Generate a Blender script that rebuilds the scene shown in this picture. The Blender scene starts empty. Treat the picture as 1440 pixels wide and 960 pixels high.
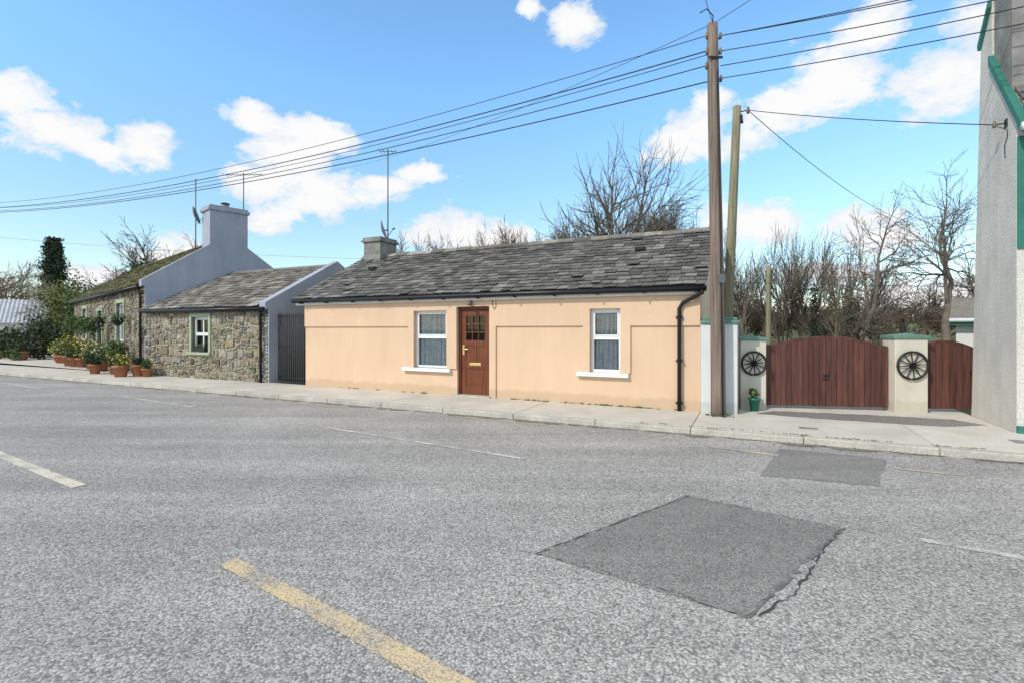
import bpy, math, random
from mathutils import Vector, Matrix
R=random.Random(7)
S=bpy.context.scene
def rad(a): return math.radians(a)

# ------------------------------------------------------------ materials
def new_mat(name):
    m=bpy.data.materials.new(name); m.use_nodes=True
    nt=m.node_tree; b=nt.nodes['Principled BSDF']
    b.inputs['Specular IOR Level'].default_value=0.3
    return m,nt,b
def N(nt,t,**k):
    n=nt.nodes.new(t)
    for a,v in k.items(): setattr(n,a,v)
    return n
def ramp(nt,src,stops,interp='LINEAR'):
    r=N(nt,'ShaderNodeValToRGB'); r.color_ramp.interpolation=interp
    e=r.color_ramp.elements
    while len(e)<len(stops): e.new(0.5)
    for i,(p,c) in enumerate(stops):
        e[i].position=p
        if not isinstance(c,(tuple,list)): c=(c,c,c)
        e[i].color=(*c,1)
    nt.links.new(src,r.inputs[0]); return r.outputs[0]
def noise(nt,vec,scale,detail=4,rough=.55,dist=0):
    n=N(nt,'ShaderNodeTexNoise'); n.inputs['Scale'].default_value=scale
    n.inputs['Detail'].default_value=detail; n.inputs['Roughness'].default_value=rough
    n.inputs['Distortion'].default_value=dist
    nt.links.new(vec,n.inputs['Vector']); return n.outputs[0]
def mix(nt,f,a,b,mode='MIX'):
    m=N(nt,'ShaderNodeMix',data_type='RGBA',blend_type=mode)
    for i,v in ((0,f),(6,a),(7,b)):
        if isinstance(v,(int,float)): m.inputs[i].default_value=v
        elif isinstance(v,(tuple,list)): m.inputs[i].default_value=(*v,1)
        else: nt.links.new(v,m.inputs[i])
    return m.outputs[2]
def math_(nt,op,a,b=None,c=None):
    n=N(nt,'ShaderNodeMath',operation=op)
    for i,v in enumerate((a,b,c)):
        if v is None: continue
        if isinstance(v,(int,float)): n.inputs[i].default_value=v
        else: nt.links.new(v,n.inputs[i])
    return n.outputs[0]
def bump(nt,b,h,strength,dist=.01):
    n=N(nt,'ShaderNodeBump'); n.inputs['Strength'].default_value=strength
    n.inputs['Distance'].default_value=dist
    nt.links.new(h,n.inputs['Height']); nt.links.new(n.outputs[0],b.inputs['Normal'])
def objvec(nt,sc=None):
    t=N(nt,'ShaderNodeTexCoord').outputs['Object']
    if sc:
        m=N(nt,'ShaderNodeMapping'); m.inputs['Scale'].default_value=sc
        nt.links.new(t,m.inputs['Vector']); return m.outputs[0]
    return t
def mat(name,base,rough=.8,var=.15,scale=2.5,bmp=.25,bscale=45,island=0.,metal=0.,grime=0.,sc=None,fine=0.,streak=0.):
    m,nt,b=new_mat(name); v=objvec(nt,sc)
    n=noise(nt,v,scale,6,.6)
    lo=tuple(c*(1-var) for c in base); hi=tuple(min(1,c*(1+var)) for c in base)
    col=ramp(nt,n,[(.3,lo),(.7,hi)])
    if fine:
        f=noise(nt,v,bscale,3); col=mix(nt,1.,col,ramp(nt,f,[(.3,1-fine),(.7,1+fine*.4)]),'MULTIPLY')
    if streak:
        f=noise(nt,objvec(nt,(3,3,.6)),1.3,5,.6); col=mix(nt,1.,col,ramp(nt,f,[(.35,1-streak),(.6,1.)]),'MULTIPLY')
    if island:
        g=N(nt,'ShaderNodeNewGeometry').outputs['Random Per Island']
        col=mix(nt,1.,col,ramp(nt,g,[(0,1-island),(1,min(1.,1+island))]),'MULTIPLY')
    if grime:
        sep=N(nt,'ShaderNodeSeparateXYZ'); nt.links.new(objvec(nt),sep.inputs[0])
        a=math_(nt,'MULTIPLY_ADD',noise(nt,objvec(nt),4,6,.7),-.28,sep.outputs[2])
        f=ramp(nt,a,[(0,grime),(.10,0.)],'EASE')
        col=mix(nt,f,col,(base[0]*.5,base[1]*.52,base[2]*.46))
    nt.links.new(col,b.inputs['Base Color'])
    b.inputs['Roughness'].default_value=rough; b.inputs['Metallic'].default_value=metal
    if bmp: bump(nt,b,noise(nt,v,bscale,4),bmp,.01)
    return m

def asphalt(name,tint=1.0,sc=80,dark=.26,mid=.42,light=.60,chips=.6):
    m,nt,b=new_mat(name); v=objvec(nt)
    vo=N(nt,'ShaderNodeTexVoronoi'); vo.inputs['Scale'].default_value=sc; nt.links.new(v,vo.inputs['Vector'])
    bw=N(nt,'ShaderNodeRGBToBW'); nt.links.new(vo.outputs['Color'],bw.inputs[0])
    def g(x): return (x*tint,x*tint*.945,x*tint*.87)
    c=ramp(nt,bw.outputs[0],[(.15,g(dark)),(.5,g(mid)),(.85,g(light))])
    gap=ramp(nt,vo.outputs['Distance'],[(.42,1.),(.9,.42)])
    c=mix(nt,.85,c,gap,'MULTIPLY')
    # scattered larger chippings, some pale some dark
    v2=N(nt,'ShaderNodeTexVoronoi'); v2.inputs['Scale'].default_value=sc*.55; nt.links.new(v,v2.inputs['Vector'])
    b2=N(nt,'ShaderNodeRGBToBW'); nt.links.new(v2.outputs['Color'],b2.inputs[0])
    inside=ramp(nt,v2.outputs['Distance'],[(.32,chips),(.48,0.)])
    c=mix(nt,mix(nt,1.,inside,ramp(nt,b2.outputs[0],[(.70,0.),(.76,1.)]),'MULTIPLY'),c,g(light*1.12))
    c=mix(nt,mix(nt,1.,inside,ramp(nt,b2.outputs[0],[(.22,1.),(.27,0.)]),'MULTIPLY'),c,g(dark*.62))
    pit=ramp(nt,noise(nt,v,60,4,.7),[(.34,.50),(.45,1.)])
    c=mix(nt,.7,c,pit,'MULTIPLY')
    big=ramp(nt,noise(nt,v,.40,5,.6,.6),[(.3,.84),(.7,1.12)])
    c=mix(nt,1.,c,big,'MULTIPLY')
    mp=N(nt,'ShaderNodeMapping'); mp.inputs['Rotation'].default_value=(0,0,rad(30)); mp.inputs['Scale'].default_value=(.10,1.3,1)
    nt.links.new(v,mp.inputs['Vector'])
    st=ramp(nt,noise(nt,mp.outputs[0],1.0,4,.6),[(.35,.84),(.65,1.10)])
    c=mix(nt,1.,c,st,'MULTIPLY')
    med=ramp(nt,noise(nt,v,9,5,.75),[(.3,.88),(.7,1.08)])
    c=mix(nt,1.,c,med,'MULTIPLY')
    nt.links.new(c,b.inputs['Base Color']); b.inputs['Roughness'].default_value=.85
    bump(nt,b,vo.outputs['Distance'],.42,-.009)
    return m
def worn_paint(name,col,wear=.5):
    m,nt,b=new_mat(name); v=objvec(nt)
    vo=N(nt,'ShaderNodeTexVoronoi'); vo.inputs['Scale'].default_value=80; nt.links.new(v,vo.inputs['Vector'])
    bw=N(nt,'ShaderNodeRGBToBW'); nt.links.new(vo.outputs['Color'],bw.inputs[0])
    n=noise(nt,v,48,6,.85); n2=noise(nt,v,2.6,4,.6)
    a=math_(nt,'MULTIPLY',math_(nt,'ADD',n,n2),.5)
    f=ramp(nt,a,[(wear-.06,0.),(wear+.05,1.)])
    road=ramp(nt,bw.outputs[0],[(.15,(.24,.225,.20)),(.85,(.52,.49,.44))])
    c=mix(nt,f,col,road)
    c=mix(nt,.75,c,ramp(nt,vo.outputs['Distance'],[(.42,1.),(.9,.45)]),'MULTIPLY')
    nt.links.new(c,b.inputs['Base Color']); b.inputs['Roughness'].default_value=.8
    bump(nt,b,vo.outputs['Distance'],.4,-.009)
    return m
def slate_mat(name,base,lichen=.5,moss=.0,lc=(.29,.275,.24)):
    m,nt,b=new_mat(name); v=objvec(nt)
    g=N(nt,'ShaderNodeNewGeometry').outputs['Random Per Island']
    c=ramp(nt,g,[(0,tuple(x*.45 for x in base)),(.35,tuple(x*.8 for x in base)),(.75,tuple(x*1.2 for x in base)),(1,tuple(x*1.9 for x in base))])
    n=ramp(nt,noise(nt,v,17,6,.75),[(.50,0.),(.66,lichen)])
    c=mix(nt,n,c,lc)
    n=ramp(nt,noise(nt,v,7,6,.8),[(.52,0.),(.66,.75)])
    c=mix(nt,n,c,(.045,.041,.036))
    n=ramp(nt,noise(nt,v,1.1,5,.6),[(.45,0.),(.7,.55)])
    c=mix(nt,n,c,(.085,.075,.062))
    if moss:
        n=ramp(nt,noise(nt,v,2.3,5,.7),[(.42,0.),(.58,moss)])
        c=mix(nt,n,c,(.17,.16,.04))
    nt.links.new(c,b.inputs['Base Color']); b.inputs['Roughness'].default_value=.8
    b.inputs['Specular IOR Level'].default_value=.2
    bump(nt,b,noise(nt,v,50,5),.6,.012)
    return m
def stone_mat(name):
    m,nt,b=new_mat(name); v=objvec(nt)
    g=N(nt,'ShaderNodeNewGeometry').outputs['Random Per Island']
    c=ramp(nt,g,[(0,(.09,.08,.062)),(.2,(.24,.20,.135)),(.4,(.33,.26,.16)),(.55,(.15,.135,.115)),(.75,(.38,.34,.265)),(1,(.26,.24,.20))])
    n=ramp(nt,noise(nt,v,9,6,.7),[(.3,.5),(.7,1.3)])
    c=mix(nt,1.,c,n,'MULTIPLY')
    c=mix(nt,ramp(nt,noise(nt,v,1.6,4,.7),[(.5,0.),(.7,.5)]),c,(.26,.20,.085))
    c=mix(nt,ramp(nt,noise(nt,v,20,4,.7),[(.58,0.),(.68,.6)]),c,(.48,.45,.38))
    nt.links.new(c,b.inputs['Base Color']); b.inputs['Roughness'].default_value=.9
    bump(nt,b,noise(nt,v,35,6,.7),.8,.02)
    return m
def leaf_mat(name,c0,c1):
    m,nt,b=new_mat(name)
    g=N(nt,'ShaderNodeNewGeometry').outputs['Random Per Island']
    c=ramp(nt,g,[(0,c0),(1,c1)])
    c=mix(nt,1.,c,ramp(nt,noise(nt,objvec(nt),3,3),[(.35,.6),(.65,1.25)]),'MULTIPLY')
    nt.links.new(c,b.inputs['Base Color']); b.inputs['Roughness'].default_value=.6
    return m
def glass_mat(name,ior=1.5):
    m=bpy.data.materials.new(name); m.use_nodes=True; nt=m.node_tree; nt.nodes.clear()
    o=N(nt,'ShaderNodeOutputMaterial'); t=N(nt,'ShaderNodeBsdfTransparent'); t.inputs[0].default_value=(.93,.96,.96,1)
    g=N(nt,'ShaderNodeBsdfGlossy'); g.inputs['Roughness'].default_value=.02
    f=N(nt,'ShaderNodeFresnel'); f.inputs[0].default_value=ior
    x=N(nt,'ShaderNodeMixShader'); nt.links.new(f.outputs[0],x.inputs[0]); nt.links.new(t.outputs[0],x.inputs[1]); nt.links.new(g.outputs[0],x.inputs[2])
    nt.links.new(x.outputs[0],o.inputs[0]); return m
def lace_mat(name):
    m,nt,b=new_mat(name); v=objvec(nt)
    vo=N(nt,'ShaderNodeTexVoronoi',feature='DISTANCE_TO_EDGE'); vo.inputs['Scale'].default_value=24; nt.links.new(v,vo.inputs['Vector'])
    c=ramp(nt,vo.outputs['Distance'],[(.04,(.66,.655,.64)),(.16,(.32,.32,.32))])
    c=mix(nt,ramp(nt,noise(nt,v,7,3),[(.45,0.),(.52,.9)]),c,(.56,.555,.54))
    nt.links.new(c,b.inputs['Base Color']); b.inputs['Roughness'].default_value=.9
    return m
def wood_mat(name,base,sc=(12,12,1.2),island=.25,rough=.45,var=.35):
    return mat(name,base,rough,var,2.2,.25,20,island,sc=sc)

M={}
M['road']=asphalt('asphalt_road',1.0)
M['patch']=asphalt('asphalt_patch',.76,105,.26,.38,.52,.35)
M['yel']=worn_paint('worn_yellow_paint',(.70,.545,.32),.535)
M['yelp']=worn_paint('pale_yellow_paint',(.74,.68,.54),.54)
M['yelold']=worn_paint('old_yellow_paint',(.64,.53,.32),.50)
M['whi']=worn_paint('worn_white_paint',(.70,.68,.63),.50)
M['tar']=mat('tar_crack',(.06,.057,.053),.7,.3,8)
M['tarl']=mat('tar_seal',(.19,.183,.175),.8,.3,8,fine=.4)
M['conc']=mat('footpath_concrete',(.62,.575,.495),.9,.14,1.3,.4,55,0.08,fine=.22)
M['kerb']=mat('kerb_concrete',(.50,.465,.40),.9,.2,2,.5,40,.07,fine=.25)
M['grit']=mat('gutter_grit',(.26,.23,.185),.95,.4,5,.8,60,fine=.5)
M['peach']=mat('peach_render',(.695,.485,.325),.85,.045,.9,.35,70,grime=.35,fine=.05,streak=.04)
M['peachg']=mat('cream_render',(.72,.56,.39),.85,.06,.9,.35,70,grime=.3)
M['upvc']=mat('white_upvc',(.78,.775,.76),.35,.03,3,0)
M['white']=mat('white_painted_render',(.72,.70,.66),.85,.07,1.2,.5,60,grime=.3)
M['rough']=mat('roughcast_white',(.70,.665,.60),.9,.12,1.1,1.0,38,fine=.3,streak=.12)
M['fascia']=mat('white_fascia',(.72,.71,.68),.5,.10,4,0)
M['black']=mat('black_plastic',(.015,.016,.018),.35,.2,3,0)
M['iron']=mat('black_iron',(.02,.02,.02),.5,.3,10,.2)
M['door']=wood_mat('mahogany_door',(.16,.048,.021),(10,10,1.),0.05,.35)
M['doorf']=wood_mat('mahogany_frame',(.13,.038,.017),(10,10,1.),.05,.4)
M['brass']=mat('brass',(.75,.52,.20),.3,.1,4,0,metal=.9)
M['glass']=glass_mat('window_glass')
M['lace']=lace_mat('lace_curtain')
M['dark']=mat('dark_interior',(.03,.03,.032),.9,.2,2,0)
M['slate']=slate_mat('grey_slate',(.150,.142,.130),.62)
M['slate2']=slate_mat('brown_slate',(.22,.20,.17),.6)
M['slatem']=slate_mat('mossy_slate',(.18,.16,.12),.6,.9)
M['under']=mat('roof_underlay',(.04,.038,.035),.9,.2)
M['blueg']=mat('blue_grey_render',(.37,.39,.45),.9,.09,1.0,.4,50,streak=.1)
M['chim']=mat('grey_cement',(.24,.23,.21),.9,.35,3,.6,30)
M['stone']=stone_mat('rubble_stone')
M['mortar']=mat('lime_mortar',(.34,.305,.24),.95,.25,7,.8,40)
M['sage']=mat('sage_green_paint',(.34,.38,.26),.6,.08,3,.1)
M['dgreen']=mat('dark_green_paint',(.02,.045,.04),.5,.2,3,0)
M['teal']=mat('teal_green_paint',(.035,.17,.13),.6,.2,2,.15,30)
M['tealc']=mat('weathered_green_coping',(.13,.24,.185),.7,.25,3,.3,30)
M['pier']=mat('pale_pier_render',(.66,.665,.65),.85,.08,1.3,.35,60,grime=.4,streak=.1)
M['cream']=mat('cream_pier_render',(.64,.58,.475),.85,.10,1.5,.4,60,grime=.35,streak=.1)
M['pole']=wood_mat('creosoted_pole',(.19,.145,.115),(16,16,.5),0,.85,.5)
M['pole2']=wood_mat('weathered_pole',(.24,.22,.14),(14,14,.7),0,.85)
M['gate']=wood_mat('red_brown_boards',(.125,.050,.038),(10,10,.9),.35,.6)
M['steel']=mat('galvanised_steel',(.33,.34,.35),.5,.2,5,0,metal=.6)
M['dish']=mat('dish_grey',(.13,.135,.14),.5,.1,5,0)
M['wire']=mat('cable_black',(.02,.02,.022),.6,.1,5,0)
M['ins']=mat('porcelain',(.20,.15,.11),.4,.2,5,0)
M['bark']=mat('grey_bark',(.17,.14,.11),.9,.3,3,.5,20)
M['barkd']=mat('dark_bark',(.10,.083,.066),.9,.3,3,.5,20)
M['twig']=mat('brown_twigs',(.16,.115,.08),.9,.3,1,0)
M['leafd']=leaf_mat('dark_leaves',(.022,.035,.016),(.07,.095,.038))
M['leaf']=leaf_mat('green_leaves',(.045,.075,.025),(.14,.19,.065))
M['leafy']=leaf_mat('yellow_leaves',(.10,.125,.035),(.25,.26,.09))
M['ivy']=leaf_mat('ivy_leaves',(.022,.048,.018),(.08,.12,.038))
M['conif']=leaf_mat('conifer_leaves',(.014,.028,.014),(.045,.07,.033))
M['terra']=mat('terracotta',(.36,.15,.08),.8,.25,5,.2,30)
M['potg']=mat('green_pot',(.03,.18,.12),.4,.1,5,0)
M['flowy']=mat('yellow_flowers',(.75,.60,.05),.6,.2,5,0)
M['floww']=mat('white_flowers',(.75,.74,.70),.6,.1,5,0)
M['flowr']=mat('pink_flowers',(.60,.10,.14),.6,.2,5,0)
M['grass']=mat('field_grass',(.115,.15,.055),.9,.35,.08,.5,3,fine=.4)
M['tin']=mat('corrugated_tin',(.45,.47,.50),.6,.12,2,0)

# ------------------------------------------------------------ mesh builder
class B:
    def __init__(s): s.v=[];s.f=[];s.mi=[];s.m=[];s.sm=[]
    def k(s,m):
        if m not in s.m: s.m.append(m)
        return s.m.index(m)
    def add(s,vs,fs,m,smooth=False):
        o=len(s.v); s.v.extend(vs); i=s.k(m)
        for f in fs: s.f.append([a+o for a in f]); s.mi.append(i); s.sm.append(smooth)
    def box(s,x0,x1,y0,y1,z0,z1,m,jit=0):
        v=[(x,y,z) for z in (z0,z1) for y in (y0,y1) for x in (x0,x1)]
        if jit: v=[(a+R.uniform(-jit,jit),b+R.uniform(-jit,jit),c+R.uniform(-jit,jit)) for a,b,c in v]
        s.add(v,[(0,2,3,1),(4,5,7,6),(0,1,5,4),(2,6,7,3),(0,4,6,2),(1,3,7,5)],m)
    def hexa(s,v,m):
        s.add(v,[(0,2,3,1),(4,5,7,6),(0,1,5,4),(2,6,7,3),(0,4,6,2),(1,3,7,5)],m)
    def prism(s,prof,x0,x1,m):
        n=len(prof)
        v=[(x0,y,z) for y,z in prof]+[(x1,y,z) for y,z in prof]
        s.add(v,[tuple(range(n))[::-1],tuple(range(n,2*n))]+[(i,(i+1)%n,n+(i+1)%n,n+i) for i in range(n)],m)
    def tube(s,pts,rs,m,sides=6,caps=True,smooth=True):
        pts=[Vector(p) for p in pts]; n=len(pts)
        if not hasattr(rs,'__len__'): rs=[rs]*n
        v=[];f=[]
        d=(pts[-1]-pts[0]).normalized()
        ref=Vector((0,0,1)) if abs(d.z)<.8 else Vector((1,0,0))
        for i,p in enumerate(pts):
            t=(pts[min(i+1,n-1)]-pts[max(i-1,0)]).normalized()
            a=t.cross(ref)
            if a.length<1e-4: a=t.orthogonal()
            a.normalize(); b=t.cross(a)
            for j in range(sides):
                w=2*math.pi*j/sides
                v.append(tuple(p+(a*math.cos(w)+b*math.sin(w))*rs[i]))
        for i in range(n-1):
            for j in range(sides):
                k=(j+1)%sides
                f.append((i*sides+j,i*sides+k,(i+1)*sides+k,(i+1)*sides+j))
        if caps: f.append(tuple(range(sides))); f.append(tuple(range((n-1)*sides,n*sides))[::-1])
        s.add(v,f,m,smooth)
    def leaves(s,c,r,count,size,m,shell=.4):
        vs=[];fs=[]
        for _ in range(count):
            d=Vector((R.gauss(0,1),R.gauss(0,1),R.gauss(0,1))).normalized()
            q=R.uniform(shell,1)*(1+.25*math.sin(d.x*5+c[0])*math.sin(d.z*4+c[1]))
            p=Vector((c[0]+d.x*r[0]*q,c[1]+d.y*r[1]*q,c[2]+d.z*r[2]*q))
            a=Vector((R.gauss(0,1),R.gauss(0,1),R.gauss(0,1))).normalized(); b=a.orthogonal().normalized()
            z=size*R.uniform(.5,1.3); o=len(vs)
            vs+= [tuple(p-a*z),tuple(p+b*z*.5),tuple(p+a*z),tuple(p-b*z*.5)]; fs.append((o,o+1,o+2,o+3))
        s.add(vs,fs,m)
    def obj(s,name,parent=None,bev=0,loc=None,rot=0,fix=True):
        me=bpy.data.meshes.new(name); me.from_pydata(s.v,[],s.f)
        for m in s.m: me.materials.append(M[m])
        me.polygons.foreach_set('material_index',s.mi); me.polygons.foreach_set('use_smooth',s.sm)
        me.update()
        o=bpy.data.objects.new(name,me); S.collection.objects.link(o)
        if fix and len(s.f)<60000:
            import bmesh
            bm=bmesh.new(); bm.from_mesh(me); bmesh.ops.recalc_face_normals(bm,faces=bm.faces); bm.to_mesh(me); bm.free()
        if parent: o.parent=parent
        if loc: o.location=loc
        if rot: o.rotation_euler=(0,0,rot)
        if bev:
            b=o.modifiers.new('bevel','BEVEL'); b.width=bev; b.segments=2; b.limit_method='ANGLE'
        return o
def empty(name,loc=(0,0,0),rot=0,parent=None):
    e=bpy.data.objects.new(name,None); S.collection.objects.link(e); e.location=loc; e.rotation_euler=(0,0,rot)
    e.empty_display_size=.2
    if parent: e.parent=parent
    return e
def wall(b,x0,x1,z0,z1,y0,y1,ops,m):
    xs=sorted({x0,x1}|{min(max(a,x0),x1) for o in ops for a in (o[0],o[1])})
    for a,c in zip(xs,xs[1:]):
        if c-a<1e-5: continue
        mid=(a+c)/2; segs=[(z0,z1)]
        for o in ops:
            if o[0]<mid<o[1]:
                ns=[]
                for p,q in segs:
                    if o[2]>p: ns.append((p,min(q,o[2])))
                    if o[3]<q: ns.append((max(p,o[3]),q))
                segs=[t for t in ns if t[1]-t[0]>1e-4]
        for p,q in segs: b.box(a,c,y0,y1,p,q,m)

def slates(b,x0,x1,ye,ze,yr,zr,m,ex=.2,w=.27,rough=1.):
    L=math.hypot(yr-ye,zr-ze); uy,uz=(yr-ye)/L,(zr-ze)/L; ny,nz=-uz,uy
    if nz<0: ny,nz=-ny,-nz
    rows=int(math.ceil(L/ex))
    for r in range(rows):
        t0=r*ex; t1=min(L,t0+ex*1.6)
        x=x0-(w*.5 if r%2 else 0)
        while x<x1:
            ww=w*R.uniform(.86,1.12); a=max(x0,x)+.005; c=min(x1,x+ww)-.005; x+=ww
            if c-a<.04: continue
            dz=.03 if R.random()<.012*rough else 0
            j=R.uniform(-.018,.014)*rough; h0=.032+R.uniform(0,.018)*rough+dz; h1=.006
            sk=R.uniform(-.014,.014)*rough
            if R.random()<.02*rough: j+=.05
            def P(xx,t,h): return (xx,ye+uy*t+ny*h,ze+uz*t+nz*h)
            th=.013
            b.hexa([P(a,t0+j-sk,h0-th),P(c,t0+j+sk,h0-th+R.uniform(-.006,.006)),P(a,t1,h1-th),P(c,t1,h1-th),
                    P(a,t0+j-sk,h0),P(c,t0+j+sk,h0),P(a,t1,h1),P(c,t1,h1)],m)

def rubble(b,x0,x1,z0,z1,y,ops,m='stone'):
    z=z0
    def wp(px,pz):
        k=min(1,(pz-z0)/.3,(z1-pz)/.2); k=max(0,k)
        for o in ops:
            if o[0]-.25<px<o[1]+.25 and o[2]-.25<pz<o[3]+.25: k=0
        return px, pz+k*(.035*math.sin(px*3.1+pz*2)+.022*math.sin(px*7.7+1+pz*5))
    while z<z1-.03:
        h=R.choice([.06,.08,.11,.15,.20,.24]); h=min(h,z1-z); x=x0
        while x<x1-.03:
            w=R.uniform(.10,.30)+(R.uniform(0,.28) if h>.1 and R.random()<.4 else 0); c=min(x+w,x1)
            if x1-c<.06: c=x1
            bad=any(o[0]-.01<c and x<o[1]+.01 and o[2]-.01<z+h and z<o[3]+.01 for o in ops)
            cells=[]
            if bad:
                for o in ops:
                    if x<o[0]<c and c-o[0]<w and o[0]-x>.07: cells.append((x,o[0]-.005,z,z+h))
                    if x<o[1]<c and c-o[1]>.07: cells.append((o[1]+.005,c,z,z+h))
            else:
                if h>.13 and R.random()<.5:
                    q=z+h*R.uniform(.35,.65)
                    if w>.28 and R.random()<.6:
                        s1=x+w*R.uniform(.3,.7); s2=x+w*R.uniform(.3,.7)
                        cells=[(x,s1,z,q),(s1,c,z,q),(x,s2,q,z+h),(s2,c,q,z+h)]
                    else: cells=[(x,c,z,q),(x,c,q,z+h)]
                else: cells=[(x,c,z,z+h)]
            for xa,xb,za,zb in cells:
                if xb-xa<.04: continue
                g=.009; j=.014 if xb-xa>.1 else .006; p=R.uniform(.010,.045); k=R.uniform(.012,.022); mx=(xa+xb)/2
                def r(): return R.uniform(-j,j)
                cu=min(.03,(zb-za)*.22)
                pts=[(xa+g+cu+r(),za+g+r()*.5),(mx+r()*2,za+g+r()),(xb-g-cu+r(),za+g+r()*.5),(xb-g+r(),(za+zb)/2+r()),(xb-g-cu+r(),zb-g+r()*.5),(mx+r()*2,zb-g+r()),(xa+g+cu+r(),zb-g+r()*.5),(xa+g+r(),(za+zb)/2+r())]
                pts=[wp(*q) for q in pts]
                cz=sum(q[1] for q in pts)/8
                v=[(px,y+.01,pz) for px,pz in pts]
                for px,pz in pts:
                    dx=mx-px; dz=cz-pz; l=math.hypot(dx,dz)+1e-6
                    v.append((px+dx/l*k,y-p+R.uniform(-.007,.007),pz+dz/l*k))
                v.append((mx,y-p-.008,cz))
                f=[(i,(i+1)%8,8+(i+1)%8,8+i) for i in range(8)]+[(8+i,8+(i+1)%8,16) for i in range(8)]
                b.add(v,f,m)
            x=c
        z+=h

# ------------------------------------------------------------ frame of the street
ANG=math.atan2(-.4323,.9018)
O=(3.456,9.13,0)
def L2W(x,y,z=0):
    return (O[0]+.9018*x+.4323*y, O[1]-.4323*x+.9018*y, z)

def window(parent,x0,x1,z0,z1,y,fm='upvc',split=.54,curtain=True,name='window',mull=False):
    b=B(); t=.055
    b.box(x0,x0+t,y,y+.07,z0,z1,fm); b.box(x1-t,x1,y,y+.07,z0,z1,fm)
    b.box(x0+t,x1-t,y,y+.07,z0,z0+t,fm); b.box(x0+t,x1-t,y,y+.07,z1-t,z1,fm)
    zm=z0+(z1-z0)*split
    b.box(x0+t,x1-t,y+.002,y+.068,zm-.035,zm+.035,fm)
    if mull:
        xm=(x0+x1)/2; b.box(xm-.02,xm+.02,y+.004,y+.06,z0+t,zm-.035,fm); b.box(xm-.02,xm+.02,y+.004,y+.06,zm+.035,z1-t,fm)
    b.box(x0+t,x0+t+.03,y-.012,y+.03,zm+.035,z1-t,fm); b.box(x1-t-.03,x1-t,y-.012,y+.03,zm+.035,z1-t,fm)
    b.box(x0+t+.03,x1-t-.03,y-.012,y+.03,zm+.035,zm+.062,fm); b.box(x0+t+.03,x1-t-.03,y-.012,y+.03,z1-t-.03,z1-t,fm)
    b.obj(name+'_frame',parent,.004)
    g=B(); g.add([(x0+t,y+.035,z0+t),(x1-t,y+.035,z0+t),(x1-t,y+.035,z1-t),(x0+t,y+.035,z1-t)],[(0,1,2,3)],'glass'); g.obj(name+'_glass',parent)
    if curtain:
        c=B(); n=90; v=[];f=[]; K=8
        for i in range(n+1):
            u=i/n; xx=x0+t+(x1-x0-2*t)*u
            for k in range(K+1):
                q=k/K; yy=y+.085+.016*math.sin(u*42+q*.8)+.009*math.sin(u*77+1-q*2)
                v.append((xx+.01*math.sin(q*3+u*9),yy,z0+.04+(z1-z0-.09)*q))
        for i in range(n):
            for k in range(K): a=i*(K+1)+k; f.append((a,a+K+1,a+K+2,a+1))
        c.add(v,f,'lace',True); c.obj(name+'_net_curtain',parent)
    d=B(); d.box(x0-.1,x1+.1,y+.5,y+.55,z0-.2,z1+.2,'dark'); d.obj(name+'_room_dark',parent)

# ------------------------------------------------------------ peach cottage
C=empty('cottage',O,ANG)
ops=[(-6.416,-5.491,.60,1.935),(-5.22,-4.373,-.1,2.01),(-2.086,-1.466,.647,1.91)]
b=B()
wall(b,-10.02,0,-.15,2.28,0,.3,ops,'peach')
b.obj('front_wall',C)
b=B(); pr=-.038
wall(b,-10.02,0,1.57,2.281,pr,.005,ops,'peach')
for x0,x1,z0 in ((-6.58,-6.416,.60),(-5.491,-5.22,.605),(-4.373,-4.214,-.05),(-2.231,-2.086,.648),(-1.466,-1.272,.648)):
    b.box(x0,x1,pr,.005,z0,1.57,'peach')
b.obj('raised_plaster_band',C)
b=B()
for x0,x1 in ((-10.018,-9.72),(-.30,.002)):
    b.prism([(.3,-.15),(5.2,-.15),(5.2,2.3),(2.6,3.70),(.3,2.46)],x0,x1,'peachg')
b.prism([(0.002,2.28),(.3,2.28),(.3,2.46),(.002,2.30)],-10.018,.002,'peachg')
b.box(-9.72,-.3,4.9,5.2,-.15,2.3,'peachg')
b.obj('gable_and_rear_walls',C)
sl=lambda y:3.77-.53*abs(2.6-y)
b=B()
b.prism([(-.16,sl(-.16)),(2.6,sl(2.6)),(5.36,sl(5.36)),(5.36,sl(5.36)-.06),(2.6,sl(2.6)-.06),(-.16,sl(-.16)-.06)],-10.26,.08,'under')
b.obj('roof_deck',C)
b=B(); slates(b,-10.3,.12,-.2,sl(-.2)+.004,2.6,sl(2.6)+.004,'slate',.185,.25)
slates(b,-10.3,.12,5.4,sl(5.4)+.004,2.6,sl(2.6)+.004,'slate',.3,.5)
b.obj('roof_slates',C)
b=B(); x=-10.3
while x<.1:
    w=.44; e=min(x+w,.12); z=sl(2.6)+.035+R.uniform(-.010,.010)
    b.prism([(2.44,z-.07),(2.6,z+.02),(2.76,z-.07),(2.76,z-.045),(2.6,z+.05),(2.44,z-.045)],x+.004,e-.004,'slate2'); x=e
    if e>=.12: break
b.obj('ridge_tiles',C)
b=B()
for i in range(26):
    x=R.uniform(-10.2,-8.6) if i<16 else R.uniform(-10,0); y=R.uniform(.6,2.4) if i<16 else 2.6
    b.leaves((x,y,sl(y)+.05),(R.uniform(.04,.14),.06,.02),22,.02,'leafy',.1)
b.obj('roof_moss',C,fix=False)
b=B(); b.box(-10.26,.08,-.12,-.095,sl(-.16)-.17,sl(-.16)-.03,'fascia'); b.box(-10.26,.08,-.095,.0,sl(-.16)-.14,sl(-.16)-.125,'fascia')
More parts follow.
